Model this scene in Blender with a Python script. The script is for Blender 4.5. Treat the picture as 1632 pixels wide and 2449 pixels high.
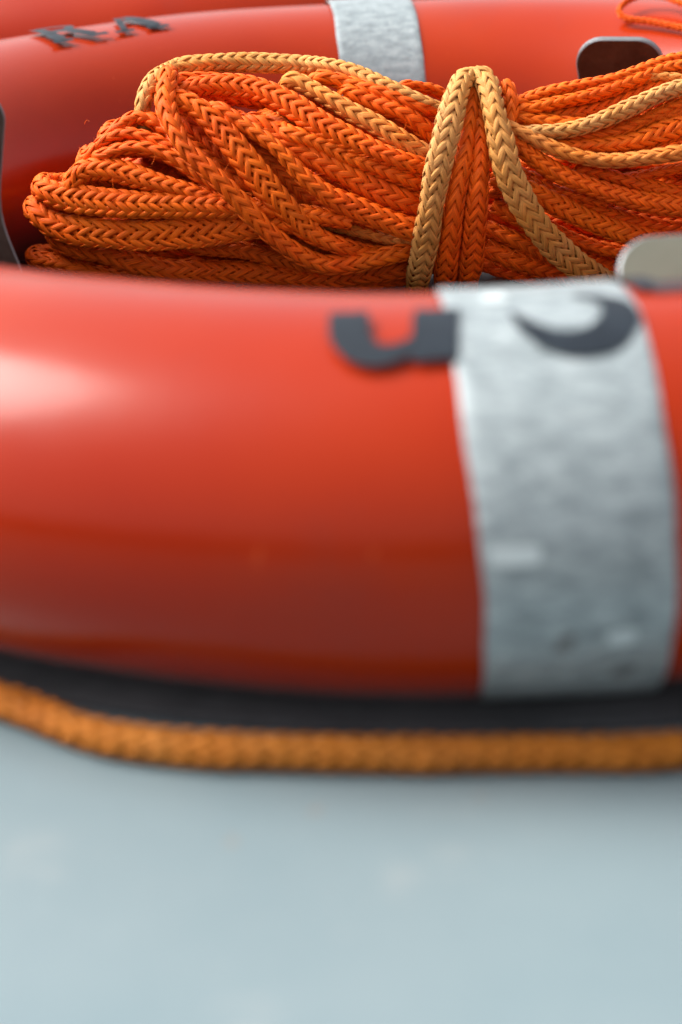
import bpy, math, random
import numpy as np
from mathutils import Vector, Matrix
for o in list(bpy.data.objects): bpy.data.objects.remove(o)
S = bpy.context.scene
C = S.collection
# ------------------------------------------------------------ camera, sky, sun, exposure
CAM_H, PITCH, ROLL, FPX = 0.28356, 0.40702, -0.03617, 4517.8
W0, H0 = 1632.0, 2449.0
c_, s_ = math.cos(PITCH), math.sin(PITCH)
R0 = Vector((1, 0, 0)); U0 = Vector((0, s_, c_)); FW = Vector((0, c_, -s_))
cr, sr = math.cos(ROLL), math.sin(ROLL)
RIGHT = R0 * cr + U0 * sr
UP = -R0 * sr + U0 * cr
CAM = Vector((0, 0, CAM_H))
cd = bpy.data.cameras.new('camera'); cam = bpy.data.objects.new('camera', cd); C.objects.link(cam)
m = Matrix.Identity(4)
for i in range(3):
    m[i][0] = RIGHT[i]; m[i][1] = UP[i]; m[i][2] = -FW[i]; m[i][3] = CAM[i]
cam.matrix_world = m
cd.sensor_fit = 'HORIZONTAL'; cd.sensor_width = 24.0; cd.lens = 24.0 * FPX / W0
cd.clip_start = 0.01; cd.clip_end = 2000
cd.dof.use_dof = True; cd.dof.focus_distance = 0.905; cd.dof.aperture_fstop = 5.3; cd.dof.aperture_blades = 0
S.camera = cam

SUN_EL, SUN_AZ = math.radians(48), math.radians(-70)      # azimuth from +Y towards +X
w = bpy.data.worlds.new('World'); S.world = w; w.use_nodes = True
nt = w.node_tree; bg = nt.nodes['Background']
sky = nt.nodes.new('ShaderNodeTexSky'); sky.sky_type = 'NISHITA'; sky.sun_disc = False
sky.sun_elevation = SUN_EL; sky.sun_rotation = SUN_AZ
sky.air_density = 1.0; sky.dust_density = 6.0; sky.ozone_density = 1.0
hz = nt.nodes.new('ShaderNodeHueSaturation'); hz.inputs['Saturation'].default_value = .22      # thin overcast: a paler sky
nt.links.new(sky.outputs[0], hz.inputs['Color']); nt.links.new(hz.outputs[0], bg.inputs[0]); bg.inputs[1].default_value = 0.15
sd = bpy.data.lights.new('sun', 'SUN'); sun = bpy.data.objects.new('sun', sd); C.objects.link(sun)
sd.energy = 2.5; sd.angle = math.radians(34); sd.color = (1.0, 0.96, 0.9)
sdir = Vector((math.sin(SUN_AZ) * math.cos(SUN_EL), math.cos(SUN_AZ) * math.cos(SUN_EL), math.sin(SUN_EL)))
sun.rotation_euler = sdir.to_track_quat('Z', 'Y').to_euler()
S.view_settings.view_transform = 'Standard'; S.view_settings.look = 'None'
S.view_settings.gamma = 1; S.view_settings.use_curve_mapping = False
S.view_settings.exposure = 0.80
S.render.engine = 'CYCLES'
S.cycles.max_bounces = 10; S.cycles.diffuse_bounces = 2

# ------------------------------------------------------------ helpers
def ray(px, py):
    x = (px - W0 / 2) / FPX; y = -(py - H0 / 2) / FPX
    return (RIGHT * x + UP * y + FW)                       # unit depth
def on_plane(px, py, z):
    r = ray(px, py); t = (z - CAM_H) / r.z
    return CAM + r * t
def tag(o, label=None, cat=None, group=None, kind=None):
    if label: o['label'] = label
    if cat: o['category'] = cat
    if group: o['group'] = group
    if kind: o['kind'] = kind
    return o
def empty(name, loc=(0, 0, 0)):
    o = bpy.data.objects.new(name, None); C.objects.link(o); o.location = loc; o.empty_display_size = .02
    return o
def mesh_obj(name, v, f, mat, parent=None, smooth=True, uv=None):
    v = np.asarray(v, dtype=np.float32).reshape(-1, 3)
    me = bpy.data.meshes.new(name)
    f = np.asarray(f, dtype=np.int32).reshape(-1, 4)
    me.vertices.add(len(v)); me.vertices.foreach_set('co', v.ravel())
    me.loops.add(f.size); me.loops.foreach_set('vertex_index', f.ravel())
    me.polygons.add(len(f)); me.polygons.foreach_set('loop_start', np.arange(0, f.size, 4, dtype=np.int32))
    me.polygons.foreach_set('loop_total', np.full(len(f), 4, dtype=np.int32))
    if uv is not None:
        l = me.uv_layers.new(name='UVMap'); l.data.foreach_set('uv', np.asarray(uv, dtype=np.float32)[f.ravel()].ravel())
    me.update(calc_edges=True); me.validate()
    me.polygons.foreach_set('use_smooth', np.full(len(f), smooth))
    me.materials.append(mat)
    o = bpy.data.objects.new(name, me); C.objects.link(o)
    if parent: o.parent = parent; o.matrix_parent_inverse = Matrix.Translation(-Vector(parent.location))
    return o
def grid_faces(nu, nv, closeu=False, closev=False, off=0):
    iu = np.arange(nu if closeu else nu - 1); iv = np.arange(nv if closev else nv - 1)
    a, b = np.meshgrid(iu, iv, indexing='ij'); a2 = (a + 1) % nu; b2 = (b + 1) % nv
    return np.stack([a * nv + b, a2 * nv + b, a2 * nv + b2, a * nv + b2], -1).reshape(-1, 4) + off

class N:
    """small node-tree builder"""
    def __init__(s, name):
        s.m = bpy.data.materials.new(name); s.m.use_nodes = True; s.t = s.m.node_tree; s.b = s.t.nodes['Principled BSDF']
    def n(s, kind, **kw):
        n = s.t.nodes.new('ShaderNode' + kind)
        for k, v in kw.items(): setattr(n, k, v)
        return n
    def l(s, a, b): s.t.links.new(a, b)
    def coord(s, which='Object', scale=(1, 1, 1)):
        tc = s.n('TexCoord'); mp = s.n('Mapping'); mp.inputs['Scale'].default_value = scale
        s.l(tc.outputs[which], mp.inputs[0]); return mp.outputs[0]
    def noise(s, vec, scale, detail=4, rough=.55, dist=0):
        n = s.n('TexNoise'); s.l(vec, n.inputs['Vector']); n.inputs['Scale'].default_value = scale
        n.inputs['Detail'].default_value = detail; n.inputs['Roughness'].default_value = rough; n.inputs['Distortion'].default_value = dist
        return n.outputs['Fac']
    def ramp(s, f, stops):
        r = s.n('ValToRGB'); s.l(f, r.inputs[0]); e = r.color_ramp.elements
        while len(e) < len(stops): e.new(.5)
        for el, (p, c) in zip(e, stops):
            el.position = p; el.color = (c if isinstance(c, tuple) else (c, c, c)) + (1,)
        return r.outputs[0]
    def mix(s, f, a, b, mode='MIX'):
        x = s.n('Mix', data_type='RGBA', blend_type=mode)
        for sock, v in ((x.inputs[0], f), (x.inputs[6], a), (x.inputs[7], b)):
            if hasattr(v, 'is_output'): s.l(v, sock)
            elif isinstance(v, tuple): sock.default_value = v + (1,)
            else: sock.default_value = v
        return x.outputs[2]
    def bump(s, h, strength, dist):
        b = s.n('Bump'); b.inputs['Strength'].default_value = strength; b.inputs['Distance'].default_value = dist
        s.l(h, b.inputs['Height']); s.l(b.outputs[0], s.b.inputs['Normal'])
    def set(s, **kw):
        for k, v in kw.items():
            i = s.b.inputs[k.replace('_', ' ')]
            if hasattr(v, 'is_output'): s.l(v, i)
            else: i.default_value = v + (1,) if isinstance(v, tuple) and len(v) == 3 else v
        return s

# ------------------------------------------------------------ materials
def mat_ring():
    k = N('ring_plastic'); c = k.coord('Object')
    big = k.noise(c, 6, 3); col = k.ramp(big, [(.3, (.30, .016, .002)), (.7, (.36, .028, .003))])
    fine = k.noise(k.coord('Object', (1, 1, .25)), 160, 6, .7)
    scuff = k.ramp(fine, [(.66, 0.0), (.74, 1.0)])
    patch = k.ramp(k.noise(c, 22, 4, .6), [(.52, 0.0), (.66, 1.0)])
    f = k.mix(1.0, scuff, patch, 'MULTIPLY')
    col = k.mix(f, col, (.70, .12, .04))
    grime = k.ramp(k.noise(c, 11, 6, .7, .4), [(.55, 0.0), (.8, .35)])
    col = k.mix(grime, col, (.20, .03, .02))
    k.set(Base_Color=col, Roughness=k.ramp(k.noise(c, 30, 5), [(.3, .16), (.75, .26)]), IOR=1.5)
    k.b.inputs['Specular IOR Level'].default_value = .22
    k.b.inputs['Sheen Weight'].default_value = .10; k.b.inputs['Sheen Roughness'].default_value = .25
    k.bump(k.noise(c, 260, 5, .6), .10, .0005)
    return k.m
def mat_tape():
    k = N('reflective_tape'); c = k.coord('UV', (1, 1, 1))
    a = k.noise(k.coord('UV', (1.2, 3.2, 1)), 4.5, 7, .68, .3)
    col = k.ramp(a, [(.30, (.15, .18, .19)), (.46, (.25, .295, .31)), (.62, (.36, .41, .425)), (.8, (.46, .51, .52))])
    b = k.noise(k.coord('UV', (5, 3, 1)), 9, 5, .7)
    col = k.mix(k.ramp(b, [(.62, 0.0), (.70, .8)]), col, (.82, .87, .88))
    d = k.noise(k.coord('UV', (2, 2, 1)), 13, 6, .75)
    col = k.mix(k.ramp(d, [(.54, 0.0), (.70, .75)]), col, (.13, .13, .12))
    k.set(Base_Color=col, Metallic=.15, Roughness=k.ramp(a, [(.3, .5), (.7, .36)]), IOR=1.5)
    k.bump(k.noise(k.coord('UV', (2, 4, 1)), 12, 6, .6), .08, .0006)
    return k.m
def mat_rope(name, cols, tan, tanamt):
    k = N(name); c = k.coord('Object')
    uvs = k.coord('UV', (7.0, 260, 1))
    fib = k.noise(uvs, 1.0, 3, .6)
    big = k.noise(c, 26, 3, .6)
    col = k.ramp(big, [(.3, cols[0]), (.7, cols[1])])
    col = k.mix(k.ramp(k.noise(c, 14, 4, .7, .5), [(.50 - tanamt * .12, 0.0), (.72, tanamt)]), col, tan)
    vs = k.noise(k.coord('UV', (.25, 60, 1)), 1.0, 2)      # strand-to-strand difference
    hs = k.n('HueSaturation'); k.l(col, hs.inputs['Color']); k.l(k.ramp(vs, [(.25, .62), (.75, 1.22)]), hs.inputs['Value'])
    col = k.mix(k.ramp(fib, [(.3, .75), (.52, 0.0)]), hs.outputs[0], tuple(x * .45 for x in cols[0]))
    k.set(Base_Color=col, Roughness=.62, IOR=1.30)
    k.bump(fib, .75, .00035)
    return k.m
def mat_simple(name, a, b, scale, rough, metal=0, bump=.2, bd=.0008, stretch=(1, 1, 1)):
    k = N(name); c = k.coord('Object', stretch)
    k.set(Base_Color=k.ramp(k.noise(c, scale, 7, .65), [(.3, a), (.7, b)]), Roughness=rough, Metallic=metal)
    k.bump(k.noise(c, scale * 9, 5, .6), bump, bd)
    return k.m
M_RING, M_TAPE = mat_ring(), mat_tape()
M_O = mat_rope('rope_orange', ((.97, .105, .001), (.99, .17, .001)), (.90, .30, .02), .25)
M_R = mat_rope('rope_red_orange', ((.92, .095, .001), (.96, .15, .001)), (.90, .21, .006), .25)  # redder copy of the orange: shade among the laps put into the colour
M_TO = mat_rope('rope_faded_orange', ((.92, .20, .006), (.90, .29, .03)), (.84, .42, .13), .7)
M_T = mat_rope('rope_sun_bleached', ((.68, .26, .040), (.77, .36, .085)), (.86, .52, .23), .5)
M_G = mat_rope('grab_rope', ((.46, .130, .010), (.56, .185, .018)), (.50, .21, .05), .5)
M_INK = mat_simple('black_lettering', (.006, .010, .016), (.016, .024, .034), 60, .40, bump=.15)
M_INK.node_tree.nodes['Principled BSDF'].inputs['Specular IOR Level'].default_value = .25
M_CHIP = mat_simple('bare_white_backing', (.45, .52, .54), (.56, .62, .62), 40, .5)
M_DIRT = mat_simple('dirt', (.12, .13, .13), (.20, .21, .21), 40, .8)
M_STEEL = mat_simple('weathered_steel', (.050, .038, .030), (.10, .082, .066), 60, .42, .8, .2)
M_PALE = mat_simple('pale_prong', (.16, .175, .13), (.21, .22, .17), 25, .5, .2, .1)  # paler grey-green used on the front prong only
M_DISC = mat_simple('dark_disc', (.045, .046, .050), (.085, .085, .090), 30, .9)  # dark colour that deepens the shade below the tube and rope
M_EDGE = mat_simple('pale_prong_edge', (.16, .17, .18), (.26, .27, .28), 90, .5, .6, .2)  # paler grey for the rims of the prongs

def mat_deck():
    k = N('deck_paint'); c = k.coord('Object')
    col = k.ramp(k.noise(c, 3.2, 6, .6), [(.3, (.128, .188, .212)), (.7, (.196, .246, .262))])
    col = k.mix(k.ramp(k.noise(c, 19, 6, .7, .3), [(.58, 0.0), (.76, .5)]), col, (.27, .29, .29))
    col = k.mix(k.ramp(k.noise(c, 70, 3, .5), [(.70, 0.0), (.76, .8)]), col, (.20, .19, .17))
    k.set(Base_Color=col, Roughness=.42); k.bump(k.noise(c, 160, 5, .6), .25, .0008)
    return k.m
M_DECK = mat_deck()
M_FAR = mat_simple('quay_concrete', (.15, .15, .145), (.22, .22, .21), 2, .8)
M_WALL = mat_simple('dark_wall', (.04, .04, .04), (.07, .07, .07), 2, .8)

# ------------------------------------------------------------ ground: quay to the horizon, painted deck sheet on it
def sheet(name, x0, x1, y0, y1, z, mat, kind):
    o = mesh_obj(name, [(x0, y0, z), (x1, y0, z), (x1, y1, z), (x0, y1, z)], [(0, 1, 2, 3)], mat, smooth=False)
    o['kind'] = kind; return o
sheet('ground', -900, 900, -900, 900, -.03, M_FAR, 'structure')
sheet('deck', -1.6, 1.6, .31, 2.6, 0, M_DECK, 'structure')

def wall(x0, x1, y, h, label):
    o = mesh_obj('quay_wall', [(x0, y, -.03), (x1, y, -.03), (x1, y - .3, -.03), (x0, y - .3, -.03), (x0, y, h), (x1, y, h), (x1, y - .3, h), (x0, y - .3, h)],
                 [(3, 2, 1, 0), (4, 5, 6, 7), (0, 1, 5, 4), (1, 2, 6, 5), (2, 3, 7, 6), (3, 0, 4, 7)], M_WALL, smooth=False)
    tag(o, label, 'wall')
wall(-9, -1.38, -3.0, .85, 'low dark wall behind the viewer, mirrored in the left of the near tube')
wall(-1.04, 9, -3.0, .80, 'low dark wall behind the viewer, mirrored in the middle of the near tube')

# ------------------------------------------------------------ lifebuoy
XC, YC, RR, RA, RB = .05281, .83876, .30494, .07257, .05901
def tor(phi, t, off=0.0):
    ct, st = np.cos(t), np.sin(t)
    nx, nz = ct / RA, st / RB; L = np.sqrt(nx * nx + nz * nz); nx, nz = nx / L, nz / L
    r = RR + RA * ct + off * nx
    return np.stack([r * np.cos(phi), r * np.sin(phi), RB + RB * st + off * nz], -1)
def tor_inv(px, py, top=True):
    """nearest visible torus point under an image position (used once, to read where marks sit on the ring)"""
    d = ray(px, py); best = None
    for k in range(4000):
        q = CAM + d * (.35 + k * .0003)
        dx, dy = q.x - XC, q.y - YC; r = math.hypot(dx, dy)
        if ((r - RR) / RA) ** 2 + ((q.z - RB) / RB) ** 2 < 1:
            return math.atan2(dy, dx), math.atan2((q.z - RB) / RB, (r - RR) / RA)
    return None
def ring_body(parent):
    nu, nv = 288, 96
    P, T = np.meshgrid(np.linspace(0, 2 * np.pi, nu, endpoint=False), np.linspace(0, 2 * np.pi, nv, endpoint=False), indexing='ij')
    wob = .0005 * np.sin(P * 5 + 2 * T) + .0004 * np.sin(P * 11 - T)
    return mesh_obj('body', tor(P, T, wob), grid_faces(nu, nv, True, True), M_RING, parent)
def tape(parent, phi0, width=.0520, seed=0, skew=0.0, flare=0.0):
    nu, nv = 26, 140; rg = random.Random(seed)
    tt = np.linspace(0, 2 * np.pi, nv)
    u = np.linspace(-1, 1, nu)
    U, T = np.meshgrid(u, tt, indexing='ij')
    edge = .0003 * np.sin(T * 5 + seed) + .00015 * np.sin(T * 13 + 2 * seed)
    r = RR + RA * np.cos(T)
    phi = phi0 + skew * np.sin(T) + np.arctan2(U * width / 2 * (1 + flare * np.maximum(0, np.sin(T))) + edge * np.abs(U), r)
    off = .0017 + .0002 * np.sin(T * 9 + U * 2 + seed) - .0006 * (np.abs(U) > .97)
    uv = np.stack([U * .5 + seed * 3.7, T / (2 * np.pi) * 6], -1).reshape(-1, 2)
    return mesh_obj('reflective_tape', tor(phi, T, off), grid_faces(nu, nv), M_TAPE, parent, uv=uv)
def letter(parent, phi0, t0, strokes, off=.0024, flip=1, name='letter', mat=None):
    """strokes in mm: x along the ring, y from the letter's foot towards its head, drawn on the ring's surface"""
    V, F = [], []; n = 0
    tg = np.linspace(t0 - 3, t0 + 3, 3001); pr = tor(np.zeros_like(tg), tg)
    al = np.concatenate([[0], np.cumsum(np.linalg.norm(np.diff(pr, axis=0), axis=1))]); al -= np.interp(t0, tg, al)
    for q, (pts, wd) in enumerate(strokes):
        p = np.array(pts, float)
        d = np.concatenate([[0], np.cumsum(np.linalg.norm(np.diff(p, axis=0), axis=1))])
        k = max(8, int(d[-1] / 1.2)); s = np.linspace(0, d[-1], k)
        x = np.interp(s, d, p[:, 0]); y = np.interp(s, d, p[:, 1])
        if len(pts) > 3:
            ker = np.ones(5) / 5
            x = np.convolve(np.pad(x, 2, mode='edge'), ker, 'valid'); y = np.convolve(np.pad(y, 2, mode='edge'), ker, 'valid')
        tx, ty = np.gradient(x), np.gradient(y); L = np.hypot(tx, ty) + 1e-9
        nx, ny = -ty / L, tx / L
        wdv = np.interp(s, np.linspace(0, d[-1], len(wd)), wd) if isinstance(wd, (list, tuple)) else np.full(k, wd)
        A = np.linspace(-.5, .5, 7)
        X = x[:, None] + nx[:, None] * A * wdv[:, None]; Y = y[:, None] + ny[:, None] * A * wdv[:, None]
        T = np.interp(flip * Y / 1000, al, tg)
        r = RR + RA * np.cos(T)
        P = phi0 + X / 1000 / r
        V.append(tor(P, T, off + q * .00012).reshape(-1, 3)); F.append(grid_faces(k, 7, off=n)); n += k * 7
    return mesh_obj(name, np.concatenate(V), np.concatenate(F), mat or M_INK, parent)

# ------------------------------------------------------------ braided rope
def catmull(P, ds):
    P = np.asarray(P, float); n = len(P)
    Q = np.vstack([2 * P[0] - P[1], P, 2 * P[-1] - P[-2]])
    out = []
    for i in range(n - 1):
        p0, p1, p2, p3 = Q[i:i + 4]
        t = np.linspace(0, 1, 24, endpoint=False)[:, None]
        out.append(.5 * ((2 * p1) + (-p0 + p2) * t + (2 * p0 - 5 * p1 + 4 * p2 - p3) * t * t + (-p0 + 3 * p1 - 3 * p2 + p3) * t ** 3))
    out.append(P[-1:]); D = np.vstack(out)
    d = np.concatenate([[0], np.cumsum(np.linalg.norm(np.diff(D[:, :3], axis=0), axis=1))])
    k = max(6, int(d[-1] / ds)); s = np.linspace(0, d[-1], k)
    R = np.stack([np.interp(s, d, D[:, j]) for j in range(D.shape[1])], -1)
    for _ in range(3):
        R[1:-1] = (R[:-2] + 2 * R[1:-1] + R[2:]) / 4
    return R, s
_tab = {}
def arctab(ratio):
    key = round(ratio, 1)
    if key not in _tab:
        ph = np.linspace(0, 2 * np.pi, 721)
        d = np.concatenate([[0], np.cumsum(np.hypot(np.diff(np.cos(ph)), key * np.diff(np.sin(ph))))]); _tab[key] = (d / d[-1] * 2 * np.pi, ph)
    return _tab[key]
def braid(name, pts, mat, parent, nrm, seed=0, n=8, pitch=.0066, ds=.0011, thick=.00096, ncs=8, cover=.96, nvis=None):
    """pts rows: x, y, z, half width, half thickness.  nrm: function(position, tangent) -> face normal of the flat braid"""
    R, s = catmull(pts, ds); K = len(s); rg = np.random.default_rng(seed)
    pitch = pitch * (1 + .10 * rg.normal())
    c = R[:, :3]; T = np.gradient(c, axis=0); T /= np.linalg.norm(T, axis=1)[:, None] + 1e-12
    Nn = np.array([nrm(c[i], T[i]) for i in range(0, K)]); Nn /= np.linalg.norm(Nn, axis=1)[:, None] + 1e-12
    good = np.abs((Nn * T).sum(1)) < .72
    if nvis: 
        d = [np.argmin(np.linalg.norm(c - np.array(q), axis=1)) for q in nvis]; good[:d[0]] = False; good[d[1] + 1:] = False
    if not good.any(): good[K // 2] = True
    gi = np.nonzero(good)[0]; lo, hi = gi[0], gi[-1]
    Nn -= (Nn * T).sum(1)[:, None] * T; Nn /= np.linalg.norm(Nn, axis=1)[:, None] + 1e-12
    for i in list(range(hi + 1, K)):                 # carry the face round the bends
        v = Nn[i - 1] - (Nn[i - 1] * T[i]).sum() * T[i]; Nn[i] = v / (np.linalg.norm(v) + 1e-12)
    for i in range(lo - 1, -1, -1):
        v = Nn[i + 1] - (Nn[i + 1] * T[i]).sum() * T[i]; Nn[i] = v / (np.linalg.norm(v) + 1e-12)
    for _ in range(12):
        Nn[1:-1] = (Nn[:-2] + 2 * Nn[1:-1] + Nn[2:]) / 4
    Nn -= (Nn * T).sum(1)[:, None] * T; Nn /= np.linalg.norm(Nn, axis=1)[:, None] + 1e-12
    Wd = np.cross(Nn, T)
    wav = 1 + .05 * np.sin(s * 95 + rg.random() * 6) + .03 * np.sin(s * 210 + rg.random() * 6)
    A, B = R[:, 3] * wav, R[:, 4] / wav
    A = A - thick * .9; B = np.maximum(B - thick * .9, .0012)
    ratio = float(np.clip(np.mean(B / A), .1, 1.0)); tu, tp = arctab(ratio)
    P = pitch * n; om = 2 * np.pi / P; ph0 = math.pi / n * 1.0 + math.pi / 2 + rg.normal() * .16 + .22 * np.sin(s * (14 + 16 * rg.random()) + rg.random() * 6.3)
    perim = math.pi * (3 * np.mean(A + B) - math.sqrt(np.mean(3 * A + B) * np.mean(A + 3 * B)))
    ang = math.atan(perim / P); wper = pitch * math.sin(ang)
    jit = rg.normal() * .05
    h = thick * .47
    V, F, UVs = [], [], []; off = 0
    cs = np.linspace(0, 2 * np.pi, ncs, endpoint=False)
    for sgn in (1, -1):
        for k in range(n):
            wob = .05 * np.sin(s * (60 + 40 * rg.random()) + rg.random() * 6.28) + .02 * rg.normal()
            u = 2 * np.pi * k / n + sgn * (om * s + wob * .6 + .0)
            # angular position counted from the V's centre line on the flat face
            rad = h * np.clip(1.5 * np.cos(n * (u) / 2 - sgn * 0 + math.pi / 2 * 0 - math.pi / 2), -1, 1) * sgn
            phi = np.interp(np.mod(u + ph0 - math.pi / n, 2 * np.pi), tu, tp)
            cp, sp = np.cos(phi), np.sin(phi)
            nx, ny = cp / A, sp / B; L = np.hypot(nx, ny); nx, ny = nx / L, ny / L
            pos = c + Wd * (A * cp + nx * rad)[:, None] + Nn * (B * sp + ny * rad)[:, None]
            sn = Wd * nx[:, None] + Nn * ny[:, None]
            tau = np.gradient(pos, axis=0); tau /= np.linalg.norm(tau, axis=1)[:, None] + 1e-12
            sn = sn - (sn * tau).sum(1)[:, None] * tau; sn /= np.linalg.norm(sn, axis=1)[:, None] + 1e-12
            e2 = np.cross(tau, sn)
            # yarn is fullest at the middle of a float and pinched where it dives under
            full = .5 + .5 * rad / h
            hw = wper * .5 * cover * (.88 + .16 * full) * (1 + rg.normal() * .08 + .07 * np.sin(s * (120 + 80 * rg.random()) + rg.random() * 6.3))
            ht = thick * .5 * (.92 + .22 * full)
            cc = np.sign(np.cos(cs)) * np.abs(np.cos(cs)) ** .85
            ring = pos[:, None, :] + e2[:, None, :] * (cc[None, :] * hw[:, None])[..., None] + sn[:, None, :] * (np.sin(cs)[None, :] * ht[:, None])[..., None]
            V.append(ring.reshape(-1, 3)); F.append(grid_faces(K, ncs, False, True, off)); off += K * ncs
            uu = np.repeat(s[:, None], ncs, 1) * 12 + k * 3.1 + (40 if sgn > 0 else 0) + seed * 1.7
            vv = np.repeat(cc[None, :] * .5 * .032 + k * .5 + (7 if sgn > 0 else 0), K, 0)
            UVs.append(np.stack([uu, vv], -1).reshape(-1, 2))
    return mesh_obj(name, np.concatenate(V), np.concatenate(F), mat, parent, uv=np.concatenate(UVs))

# lifebuoy assembly
buoy = empty('lifebuoy', (XC, YC, 0))
tag(buoy, 'large orange lifebuoy lying flat on the pale deck around the coiled rope', 'lifebuoy')
_tor = tor
def torw(*a, **k): return _tor(*a, **k)
def shift(o):                              # parts built round the ring's own centre
    o.matrix_parent_inverse = Matrix.Identity(4); return o
shift(ring_body(buoy))
TF, TB = math.radians(-88.3), math.radians(94.8)
tapes = []
for i, p in enumerate((TF, TB, math.radians(182.5), math.radians(2.5))):
    tapes.append(tape(buoy, p, (.0525, .0480, .05, .05)[i], i + 1, (-.007, 0, 0, 0)[i], (.07, 0, 0, 0)[i])); shift(tapes[-1])
# writing on the near side: a "u" on the red beside the tape and an "S" running over the tape, tops left off where glare hides them
fu = tor_inv(776, 905)
for (px, py, pts, wd) in ((1168, 1345, [(0, 2), (14, 2)], 5.5), (1430, 1530, [(2, 2), (10, 3)], 6), (1135, 735, [(2, 2), (9, 3)], 9)):
    f_ = tor_inv(px, py); shift(letter(tapes[0], f_[0], f_[1], [(pts, [wd * .7, wd, wd, wd * .8])], off=.00215, name='worn_patch', mat=M_CHIP))
for (px, py, pts, wd) in ((1330, 1545, [(0, 0), (4, 6)], 5), (1462, 1600, [(0, 0), (6, 5)], 6)):
    f_ = tor_inv(px, py); shift(letter(tapes[0], f_[0], f_[1], [(pts, [wd * .4, wd, wd * .5])], off=.00215, name='dirt_smear', mat=M_DIRT))
shift(letter(buoy, fu[0], fu[1], [([(3.2, 30), (5, 16), (8, 10), (13, 7), (19, 8), (24, 12), (28, 18)], [11.5, 11.5, 11.5, 10.5, 8.5, 6, 3.5]),
                                   ([(28.6, 31), (29.3, 18), (30.6, 5)], 13)]))
fs = tor_inv(1238, 880)
shift(letter(buoy, fs[0], fs[1], [([(0, 25), (4, 16), (10, 9), (18, 6.5), (26, 9), (31.5, 18), (31, 27), (25, 33), (18, 36)], [1, 5, 9, 12, 13, 12, 9, 5, 1])]))
fl = tor_inv(1545, 724)
shift(letter(buoy, fl[0], fl[1], [([(3, 60), (3, 6)], 8), ([(3, 8), (20, 8)], 7)]))
# writing on the far side: "RA", feet towards the middle of the ring
fb = tor_inv(408, 72)
A_ = lambda x: [([(x + 2, 2), (x + 14, 2)], 3.2), ([(x + 22, 2), (x + 36, 2)], 3.4), ([(x + 8, 3), (x + 15, 28)], 4), ([(x + 29, 3), (x + 19, 28)], 9), ([(x + 11, 17), (x + 26, 17)], 3.5)]
R_ = lambda x: [([(x, 2), (x + 13, 2)], 3.2), ([(x + 6, 2), (x + 6, 32)], 8), ([(x + 6, 31), (x + 20, 30), (x + 26, 25), (x + 20, 18), (x + 6, 17)], 5), ([(x + 17, 18), (x + 28, 3)], 8), ([(x + 24, 2), (x + 36, 2)], 3.4)]
def mirror(st): return [([(-x, y) for x, y in p], w) for p, w in st]
shift(letter(buoy, fb[0], fb[1], [([(36 - x, y) for x, y in p], w_) for p, w_ in A_(0)], flip=-1))
shift(letter(buoy, fb[0] + .041 / .30, fb[1], [([(36 - x, y) for x, y in p], w_) for p, w_ in R_(0)], flip=-1))

# grab line: rests on the deck tucked under the swell of the tube
gp = [on_plane(x, y, .0062) for x, y in ((0, 1671), (208, 1749), (416, 1782), (624, 1793), (936, 1799), (1248, 1797), (1632, 1788))]
def ringpt(deg, r, z=.0062): a = math.radians(deg); return Vector((XC + r * math.cos(a), YC + r * math.sin(a), z))
a0 = math.degrees(math.atan2(gp[0].y - YC, gp[0].x - XC)); r0 = math.hypot(gp[0].y - YC, gp[0].x - XC)
a1 = math.degrees(math.atan2(gp[-1].y - YC, gp[-1].x - XC)); r1 = math.hypot(gp[-1].y - YC, gp[-1].x - XC)
path = [ringpt(a0 - d, r0 + (.377 - r0) * min(1, d / 30)) for d in (50, 40, 30, 20, 10)] + gp + [ringpt(a1 + d, r1 + (.377 - r1) * min(1, d / 30)) for d in (10, 20, 30, 42, 55)]
braid('grab_line', [(p.x, p.y, p.z - .0006, .0055, .0052) for p in path], M_G, buoy, lambda p, t: np.array([0, -.4, .9]), seed=3, pitch=.0058, ds=.0012, thick=.0013)
# far side: slack of the grab line looped over the top of the tube
p1 = []
for px, py, dz in ((1720, 96, .004), (1632, 80, .004), (1560, 66, .004), (1500, 58, .004), (1483, 48, .006), (1500, 32, .007), (1540, 20, .008), (1590, 24, .008), (1640, 38, .007), (1720, 52, .006)):
    q = tor_inv(px, py)
    if q: p = tor(np.array(q[0]), np.array(q[1]), dz); p1.append((p[0] + XC, p[1] + YC, p[2], .0016, .0014))
braid('grab_line', p1, M_R, buoy, lambda p, t: np.array([0, -.5, .85]), seed=4, pitch=.0040, ds=.0012, thick=.0009)

# ------------------------------------------------------------ second lifebuoy lying behind, upper left
b2 = empty('lifebuoy', (-.20, 1.50, .36))
XB2 = -.12
tag(b2, 'second orange lifebuoy behind, cropped at the top left corner', 'lifebuoy')
o = ring_body(b2); shift(o); o.location = (0, 0, 0)
o = tape(b2, math.radians(-40), seed=7); shift(o)
o = tape(b2, math.radians(140), seed=8); shift(o)
b2.rotation_euler = (0, 0, math.radians(12)); b2.location = (-.17, 1.625, 0)

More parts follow.
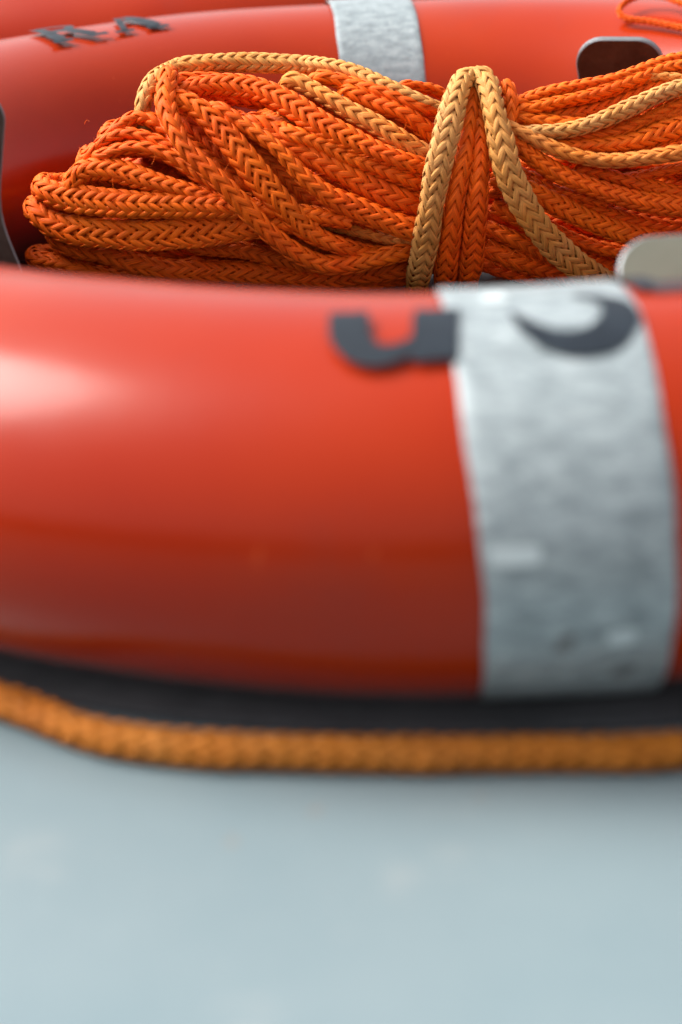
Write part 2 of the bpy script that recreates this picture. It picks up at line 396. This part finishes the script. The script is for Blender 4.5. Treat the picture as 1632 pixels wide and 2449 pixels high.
# ------------------------------------------------------------ steel prongs of the rack inside the ring
rack = empty('lifebuoy_rack', (XC, YC, 0))
tag(rack, 'dark steel rack with rounded flat prongs rising inside the lifebuoy', 'rack')
def prong(X, Y, yaw, lean, htop, wtop=.047, wbot=.050, waist=.038, mat=None):
    """flat plate; local x = width, local z = up the plate, thickness along local y. yaw: direction of the plate's outward normal"""
    th = .0045; pts = []
    Hh = htop / math.cos(lean)
    rad = .014
    right = [(wbot / 2, 0), (wbot / 2 - .002, Hh * .25), (waist / 2, Hh * .62), (wtop / 2, Hh - rad)]
    arc = [(wtop / 2 - rad + rad * math.cos(a), Hh - rad + rad * math.sin(a)) for a in np.linspace(0, math.pi / 2, 10)][1:]
    half = right + arc
    # densify the side smoothly
    hr = np.array(right); zz = np.linspace(0, Hh - rad, 24); xx = np.interp(zz, hr[:, 1], hr[:, 0])
    for _ in range(4): xx[1:-1] = (xx[:-2] + 2 * xx[1:-1] + xx[2:]) / 4
    half = list(zip(xx, zz)) + arc
    n = len(half); V = []; F = []
    bev = .0006
    for yy, ins in ((-th / 2, bev), (-th / 2 + bev, 0), (th / 2 - bev, 0), (th / 2, bev)):
        for (x, z) in half: V.append((x - ins, yy, z - (ins if z > Hh - rad else 0)))
        for (x, z) in half: V.append((-x + ins, yy, z - (ins if z > Hh - rad else 0)))
    L = 2 * n
    def idx(l, side, i): return l * L + side * n + i
    for l in (0, 3):
        for i in range(n - 1):
            q = (idx(l, 0, i), idx(l, 0, i + 1), idx(l, 1, i + 1), idx(l, 1, i)); F.append(q if l == 3 else q[::-1])
    E = []
    for l in range(3):
        for i in range(n - 1):
            E.append((idx(l, 0, i), idx(l, 0, i + 1), idx(l + 1, 0, i + 1), idx(l + 1, 0, i)))
            E.append((idx(l, 1, i + 1), idx(l, 1, i), idx(l + 1, 1, i), idx(l + 1, 1, i + 1)))
        E.append((idx(l, 0, n - 1), idx(l, 1, n - 1), idx(l + 1, 1, n - 1), idx(l + 1, 0, n - 1)))
    # local frame: outward normal o, up-the-plate axis leans inward
    ov = Vector((math.cos(yaw), math.sin(yaw), 0)); xv = Vector((-math.sin(yaw), math.cos(yaw), 0))
    zv = (Vector((0, 0, 1)) * math.cos(lean) - ov * math.sin(lean)); yv = (ov * math.cos(lean) + Vector((0, 0, 1)) * math.sin(lean))
    B = Vector((X, Y, 0)) + ov * math.tan(lean) * htop
    W = [B + xv * v[0] + yv * v[1] + zv * v[2] for v in V]
    o = mesh_obj('prong', [tuple(p) for p in W], F + E, mat or M_STEEL, rack, smooth=False)
    o.data.materials.append(M_EDGE)
    for i, p in enumerate(o.data.polygons):
        if i >= len(F): p.material_index = 1
    return o
PR = []
nv = 160; ang = np.linspace(0, 2*np.pi, nv, endpoint=False)
prof = [(.001, .0032), (.20, .0032), (.352, .0032), (.3535, .0022), (.3535, .0004)]
V = np.array([[XC + r*np.cos(a), YC + r*np.sin(a), z] for r, z in prof for a in ang])
mesh_obj('added_disc', V, grid_faces(len(prof), nv, False, True)[:, ::-1], M_DISC, rack)  # added dark disc: blackens the shaded gaps under tube and hank
prong(.155, 1.005, math.radians(75), math.radians(14), .1150, .046)
prong(-.1660, .800, math.radians(279), math.radians(10), .138, .060, .082, .046)
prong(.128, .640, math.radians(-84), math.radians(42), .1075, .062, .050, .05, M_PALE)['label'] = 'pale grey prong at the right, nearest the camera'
for (x0, y0, x1, y1) in ((.158, 1.02, .0, .78), (-.175, .80, .12, .60), (.17, 1.0, .125, .62)):
    d = Vector((x1 - x0, y1 - y0, 0)); L = d.length; d.normalize(); nn = Vector((-d.y, d.x, 0)) * .02
    z0, z1 = .0036 + .0001 * x0, .0060 + .0004 * len(PR); PR.append(0)
    a, b = Vector((x0, y0, 0)), Vector((x1, y1, 0))
    V = [a - nn, b - nn, b + nn, a + nn]; V = [(p.x, p.y, z0) for p in V] + [(p.x, p.y, z1) for p in V]
    mesh_obj('base_bar', V, [(3, 2, 1, 0), (4, 5, 6, 7), (0, 1, 5, 4), (1, 2, 6, 5), (2, 3, 7, 6), (3, 0, 4, 7)], M_STEEL, rack, smooth=False)

# ------------------------------------------------------------ the tied hank of rope
hank = empty('rope_hank', (.075, .935, 0))
tag(hank, 'thick hank of flat braided orange rope tied round its middle, inside the lifebuoy', 'rope')
BY, BZ, AY, AZ = .938, .060, .050, .058
def surf(px, py):
    """depth at which a sight line meets the fat lying bundle (its long axis runs along X)"""
    d = ray(px, py)
    u = (px - 1090) / 1060; ay = AY * math.sqrt(max(.04, 1 - min(1, abs(u)) ** 4)); az = AZ
    # (Y-BY)^2/ay^2 + (Z-BZ)^2/az^2 = 1
    oy, oz = CAM.y - BY, CAM.z - BZ
    a = (d.y / ay) ** 2 + (d.z / az) ** 2; b = 2 * (oy * d.y / ay ** 2 + oz * d.z / az ** 2); c = (oy / ay) ** 2 + (oz / az) ** 2 - 1
    D = b * b - 4 * a * c
    return (-b - math.sqrt(max(0, D))) / (2 * a)
LAY = .0064
def world(px, py, lay):
    t = surf(px, py) - lay * LAY
    p = CAM + ray(px, py) * t
    return p, t
def nrm_bundle(p, t):
    v = np.array([CAM.x - p[0], CAM.y - p[1], CAM.z - p[2]]); v /= np.linalg.norm(v)
    out = np.array([0, (p[1] - BY) / AY ** 2, (p[2] - BZ) / AZ ** 2]); out /= np.linalg.norm(out) + 1e-9
    return v * .8 + out * .35
ROPES = []
def rope(pts, w, lay, mat, label=None, name='rope_lap', endL=None, endR=None, seed=None, pitch=.0061, th=None, n=8):
    """pts in photograph pixels along the visible run; w = visible width in pixels (one value or one per point); lay = how far out in the pile"""
    npt = len(pts)
    ws = list(w) if isinstance(w, (list, tuple)) else [w] * npt
    ls = list(lay) if isinstance(lay, (list, tuple)) else [lay] * npt
    ws = np.interp(np.linspace(0, 1, npt), np.linspace(0, 1, len(ws)), ws); ls = np.interp(np.linspace(0, 1, npt), np.linspace(0, 1, len(ls)), ls)
    if name == 'rope_lap':
        ls = [l - 1.8 * max(0.0, 1 - abs(p[0] - 1090) / 105) ** .7 for l, p in zip(ls, pts)]
    rows = []
    for (x, y), wi, li in zip(pts, ws, ls):
        p, t = world(x, y, li); hw = wi * .93 / 2 * t / FPX
        a = hw; full = 26.5 * t / FPX; per = 2 * math.pi * full
        # thickness that keeps the braid's girth
        b = full * math.sqrt(max(.08, 2 - (a / full) ** 2)) if a < full * 1.38 else full * .31
        b = min(b, full * 1.0); b = max(b, full * .30)
        if th: b = th * t / FPX
        rows.append([p.x, p.y, p.z, a, b])
    rows = [list(r) for r in rows]
    def back(first, sgn):
        q = rows[0] if first else rows[-1]; q2 = rows[1] if first else rows[-2]
        td = Vector((q[0] - q2[0], 0, q[2] - q2[2])); td.normalize()
        ex = []
        for tt, dx, dy, dz in ((.0035, 0, .005, 0), (.0040, 0, .013, -.0005), (0, 0, .021, -.002), (0, -.028, .034, -.006)):
            ex.append([q[0] + td.x * tt + sgn * dx, q[1] + dy, max(.008, q[2] + td.z * tt + dz), q[3], q[4]])
        for k in (1, 2, 3):
            f = k / 3.0
            ex.append([ex[3][0] * (1 - f) + f * (.06 + .012 * math.sin(len(ROPES) * 2.1)), ex[3][1] * (1 - f) + f * (BY + .030), max(.008, ex[3][2] * (1 - f) + f * (.03 + .05 * ((len(ROPES) * .37) % 1))), q[3] * .8, q[4]])
        return ex
    nv_ = (rows[0][:3], rows[-1][:3])
    if endL == 'sink':                       # the hidden end dives into the pile
        a_, b_ = Vector(rows[0][:3]), Vector(rows[1][:3]); t_ = (a_ - b_).normalized(); ex = []
        for L_, y_ in ((.003, .008), (.007, .020), (.014, .034)):
            q_ = a_ + t_ * L_ + Vector((0, y_, 0)); ex.append([q_.x, q_.y, min(max(.008, q_.z), .095)] + rows[0][3:])
        rows = ex[::-1] + rows
    if endL == 'loop': rows = back(True, -1)[::-1] + rows
    if endR == 'loop': rows = rows + back(False, 1)
    sd = seed if seed is not None else len(ROPES) + 11
    o = braid(name, rows, mat, hank, nrm_bundle, seed=sd, pitch=pitch, n=n, nvis=nv_)
    ROPES.append(o)
    if label: o['label'] = label
    return o
O, R, TO, T = M_O, M_R, M_TO, M_T
# ---- hidden core of the hank
for i, (y0, y1, l) in enumerate(((585, 560, -2.4), (640, 620, -2.2), (545, 505, -2.6), (360, 400, -6.5), (440, 460, -6), (520, 530, -6), (600, 600, -5))):
    xl = 470 if y0 < 350 else (330 if y0 < 420 else 240)
    rope([(xl, y0 + 40), (xl + 160, y0 + 14), (600, y0), (860, (y0 + y1) / 2), (1090, y1), (1320, (y0 + y1) / 2 + 8), (1600, y0 - 10 + 10 * (i % 3)), (1850, y0 + 15)], 54, l, R, endL='loop', endR='loop')
# ---- left half, back to front
rope([(800, 268), (900, 290), (1000, 312), (1090, 330)], 50, -1.6, R, endL='sink')
rope([(960, 208), (1003, 210), (1033, 214), (1064, 228), (1090, 250)], 30, -1, O, endL='sink')
rope([(829, 222), (893, 243), (957, 266), (995, 291), (1035, 325)], 52, .2, O, endL='sink')
rope([(600, 300), (650, 322), (700, 350), (757, 378), (817, 410), (880, 443), (931, 466), (990, 487), (1030, 500)], [70, 66], .8, R, endL='sink')
rope([(690, 322), (757, 340), (830, 372), (900, 398), (957, 420), (1005, 440), (1040, 450)], [56, 44], .9, O, endL='sink')
rope([(270, 318), (302, 293), (336, 280), (366, 288), (400, 310), (450, 345), (510, 390), (560, 430), (640, 470)], 44, .3, O, endL='loop')
rope([(214, 372), (244, 342), (277, 325), (315, 321), (366, 335), (404, 353), (450, 385), (500, 430), (560, 470), (640, 500)], 38, .6, O, endL='loop')
rope([(440, 290), (490, 335), (540, 380), (600, 425), (680, 462), (780, 488), (860, 520)], 48, -.4, R, endL='sink')
rope([(560, 300), (620, 360), (668, 410), (706, 445), (744, 477), (820, 515), (900, 540)], 44, 0, R, endL='sink')
rope([(640, 462), (700, 487), (760, 502), (820, 520), (880, 545), (960, 570)], 48, -.3, R, endL='sink')
rope([(470, 585), (515, 590), (579, 597), (642, 611), (706, 628), (780, 640)], 50, -.2, R, endL='sink')
rope([(430, 640), (480, 625), (520, 640), (600, 665)], 34, -1.0, R, endL='sink')
rope([(251, 370), (290, 357), (341, 354), (392, 367), (430, 386), (470, 415), (530, 450), (600, 480)], 40, 1.1, O, endL='loop')
rope([(620, 545), (680, 520), (740, 524), (778, 533), (829, 545), (880, 558), (931, 571), (977, 577), (1030, 585)], 32, .5, TO, 'faded tan-orange thin lap low on the left half', endL='sink')
rope([(150, 578), (188, 592), (239, 600), (290, 618), (341, 634), (400, 643), (477, 647), (579, 650), (680, 657), (757, 664), (820, 662), (893, 650), (957, 641), (1030, 630)], 58, .5, R, endL='loop')
rope([(100, 622), (162, 633), (213, 648), (290, 668), (366, 682), (450, 692), (560, 700)], 46, .2, R, endL='loop')
rope([(560, 712), (620, 694), (690, 684), (780, 680), (900, 672), (1010, 655)], 40, .1, R)
rope([(180, 440), (195, 412), (240, 404), (290, 411), (341, 427), (397, 443), (460, 460), (530, 480), (620, 500)], [62, 64, 50, 40], 1.4, O, endL='loop')
rope([(112, 456), (149, 469), (213, 479), (290, 487), (366, 491), (443, 491), (553, 496), (640, 500), (740, 512), (840, 530)], [66, 76, 72, 56, 44], 1.9, O, endL='loop')
rope([(93, 512), (124, 536), (175, 550), (239, 557), (315, 563), (392, 563), (426, 558), (502, 552), (566, 545), (617, 541), (700, 535), (760, 540)], [62, 76, 80, 72, 50], 2.0, O, 'wide slightly faded flat lap lowest of the broad left loops', endL='loop')
rope([(757, 189), (842, 203), (919, 224), (995, 254), (1050, 272)], 40, .6, O, endL='sink')
rope([(693, 194), (744, 212), (791, 238), (842, 268), (906, 301), (957, 335), (1013, 366), (1050, 385)], [44, 50, 56, 50], 1.0, TO, 'weathered tan-orange lap slanting into the tie', endL='sink')
rope([(433, 222), (477, 207), (540, 203), (604, 211), (655, 228), (706, 256), (757, 290), (817, 322), (880, 352), (957, 383), (1010, 398), (1050, 410)], [46, 62, 70, 66, 56, 48], 1.5, O, endL='loop')
rope([(352, 330), (343, 290), (341, 258), (351, 222), (374, 190), (417, 166), (451, 156), (553, 149), (655, 151), (732, 155), (790, 160), (842, 172), (919, 203), (995, 238), (1056, 262)], [40, 46, 50, 50, 48, 42, 38], [-1.5, -.5, .5] + [.8] * 12, T, 'pale bleached lap arching over the top of the left half')
rope([(515, 258), (579, 296), (630, 329), (668, 359), (724, 420), (770, 455), (791, 471), (842, 494), (893, 515), (944, 535), (982, 547), (1030, 560)], [38, 42, 46, 60, 66, 62], 2.2, O, endL='sink')
rope([(425, 238), (464, 253), (502, 284), (533, 317), (563, 352), (602, 402), (645, 455), (691, 504), (729, 545), (765, 568), (817, 588), (868, 600), (930, 602), (1030, 600)], [56, 66, 72, 72, 66, 50, 40, 36], [2.5] * 11 + [1.5, .6, .2], O, endL='loop')
rope([(399, 210), (396, 243), (404, 279), (421, 317), (446, 358), (497, 405), (545, 452), (591, 502), (642, 555), (690, 592), (730, 615), (765, 629), (800, 633), (868, 626), (944, 607), (1000, 596), (1040, 590)], [54, 54, 52, 50, 52, 54, 50, 46], [3.4] * 10 + [2.6, 1.2, .3], O, endL='loop')
# ---- right half
rope([(1150, 330), (1240, 295), (1334, 279), (1411, 266), (1487, 243), (1551, 216), (1632, 196), (1760, 190)], 48, -.6, R, endR='loop')
rope([(1150, 262), (1247, 262), (1334, 245), (1411, 229), (1474, 209), (1525, 190), (1580, 170), (1632, 160), (1800, 150), (1950, 190)], 38, .5, O, endR='loop')
rope([(1150, 262), (1200, 252), (1247, 243), (1309, 222), (1385, 207), (1462, 192), (1525, 172), (1564, 158), (1602, 146), (1650, 140), (1800, 130), (1960, 160)], 36, .6, O, endR='loop')
rope([(1430, 215), (1513, 196), (1564, 186), (1632, 190), (1760, 215), (1900, 260)], 28, .2, TO, endR='loop')
rope([(1180, 275), (1240, 284), (1296, 290), (1347, 297), (1430, 300), (1540, 290), (1650, 270), (1800, 265)], 42, .3, O, endR='loop')
rope([(1350, 330), (1420, 325), (1474, 314), (1525, 296), (1576, 273), (1632, 250), (1760, 235), (1900, 270)], 40, .5, O, endR='loop')
rope([(1300, 348), (1372, 350), (1423, 348), (1474, 345), (1525, 337), (1576, 320), (1632, 305), (1760, 300), (1950, 330)], [36, 44, 60, 56], 1.0, O, endR='loop')
rope([(1240, 322), (1283, 315), (1334, 314), (1385, 305), (1436, 288), (1487, 266), (1538, 243), (1589, 221), (1640, 208), (1750, 200), (1900, 240), (1980, 300)], [40, 46, 48], 1.8, T, 'bleached pale lap rising to the right edge', endR='loop')
rope([(1400, 440), (1470, 432), (1540, 420), (1632, 402), (1760, 390)], 30, 0, R, endR='loop')
rope([(1380, 405), (1430, 412), (1500, 433), (1560, 448), (1632, 462), (1760, 470), (1900, 450)], 40, .5, O, endR='loop')
rope([(1180, 290), (1232, 310), (1283, 335), (1334, 358), (1385, 374), (1436, 383), (1487, 383), (1551, 376), (1632, 364), (1760, 350), (1900, 355), (1990, 390)], [36, 40, 42, 40], 2.1, TO, 'faded tan-orange lap sagging across the right half', endR='loop')
rope([(1180, 425), (1230, 425), (1298, 446), (1336, 459), (1387, 470), (1450, 485)], 34, .2, R)
rope([(1170, 455), (1250, 445), (1323, 470), (1413, 495), (1476, 515), (1532, 530), (1632, 545), (1760, 550), (1900, 520)], 46, .1, R, endR='loop')
rope([(1190, 310), (1225, 335), (1260, 365), (1300, 393), (1350, 421), (1413, 445), (1476, 466), (1540, 482), (1632, 494), (1760, 500), (1900, 480), (1990, 440)], [40, 48, 54, 54], 1.8, O, 'tightly braided lap sloping down below the faded ones', endR='loop', pitch=.0054, n=10)
rope([(1180, 430), (1230, 440), (1275, 458), (1323, 484), (1374, 509), (1425, 532), (1476, 550), (1540, 566), (1632, 585), (1760, 590), (1920, 560)], [44, 58, 60, 54], 1.2, O, endR='loop')
rope([(1180, 489), (1234, 516), (1285, 550), (1340, 590), (1400, 620), (1480, 640), (1600, 650)], 46, -.2, R)
rope([(1260, 520), (1311, 540), (1362, 568), (1413, 586), (1464, 597), (1540, 610), (1660, 620)], 36, .5, R)
rope([(1165, 543), (1221, 568), (1272, 592), (1340, 625), (1420, 650), (1540, 665)], 44, .3, R)
rope([(1163, 591), (1221, 615), (1272, 632), (1336, 650), (1387, 668), (1460, 688), (1560, 700)], 54, .9, R)
rope([(1150, 625), (1183, 640), (1260, 662), (1311, 680), (1380, 696), (1460, 705)], 40, .2, R)
rope([(1170, 375), (1215, 400), (1260, 425), (1320, 440)], 44, -.2, R)
rope([(1212, 205), (1220, 225), (1224, 255), (1217, 300), (1200, 340)], 42, 1.0, O, name='binding_turn')
# ---- the tie
rope([(1140, 250), (1145, 300), (1148, 345), (1148, 392), (1144, 445), (1139, 497), (1132, 575), (1125, 640), (1118, 672), (1116, 700)], [44, 54, 62, 62, 58], [1.2, 1.9, 2.4, 2.6, 2.4, -.5], O, name='binding_turn')
rope([(1132, 205), (1127, 240), (1121, 288), (1111, 366), (1099, 418), (1086, 497), (1075, 575), (1068, 640), (1064, 672), (1062, 700)], [46, 52, 58, 60, 56], [1.2, 1.9, 2.5, 2.7, 2.5, -.5], O, name='binding_turn')
rope([(1140, 181), (1157, 186), (1171, 215), (1183, 270), (1194, 314), (1205, 366), (1216, 410), (1236, 455), (1262, 504), (1298, 555), (1344, 604), (1392, 642), (1440, 670), (1500, 690)], [62, 62, 64, 72, 76, 76, 72, 68], [2.6, 3.2, 3.6, 3.6, 3.4, 3.2], T, 'bleached tail of the binding hanging down to the right', name='binding_turn')
rope([(1122, 184), (1107, 192), (1098, 212), (1085, 251), (1069, 318), (1045, 418), (1027, 523), (1014, 601), (1004, 645), (999, 674), (997, 702)], [60, 62, 66, 70, 70, 66, 62, 60], [2.6, 3.2, 3.4, 3.4, 3.2, 3.0, 2.6, -.3], T, 'bleached turn of the binding, leftmost of the tie', name='binding_turn')
rope([(1098, 206), (1104, 192), (1118, 182), (1136, 178), (1156, 181), (1168, 194)], [40, 40], [2.2, 1.6, 1.2, 1.2, 1.6, 2.4], T, name='binding_turn')
rg = random.Random(5); V, F, n0 = [], [], 0
for k in range(150):
    if k < 70: px, py, lay = rg.uniform(1490, 1640), rg.uniform(255, 300), 1.3
    else: px, py, lay = rg.uniform(110, 1630), rg.uniform(170, 640), 2.4
    if k >= 70 and 1560 > px > 330 and py < 260: continue
    p, t = world(px, py, lay); d = Vector((rg.gauss(0, 1), rg.gauss(-.3, .4), rg.gauss(.5, .7))); d.normalize()
    b = Vector((rg.gauss(0, 1), rg.gauss(0, .5), rg.gauss(0, 1))); b.normalize(); Ln = rg.uniform(.003, .009)
    c = np.array([list(p + d * Ln * u + b * Ln * .5 * u * u) for u in np.linspace(-.2, 1, 9)])
    T_ = np.gradient(c, axis=0); T_ /= np.linalg.norm(T_, axis=1)[:, None]
    e1 = np.cross(T_, np.array([.3, .8, .5])); e1 /= np.linalg.norm(e1, axis=1)[:, None]; e2 = np.cross(T_, e1)
    a = np.linspace(0, 2 * np.pi, 4, endpoint=False); rr = np.linspace(.00013, .00006, 9)[:, None, None]
    V.append((c[:, None] + (e1[:, None] * np.cos(a)[None, :, None] + e2[:, None] * np.sin(a)[None, :, None]) * rr).reshape(-1, 3))
    F.append(grid_faces(9, 4, False, True, n0)); n0 += 36
o = mesh_obj('loose_fibres', np.concatenate(V), np.concatenate(F), M_O, hank); o['kind'] = 'stuff'
print('laps', len(ROPES))
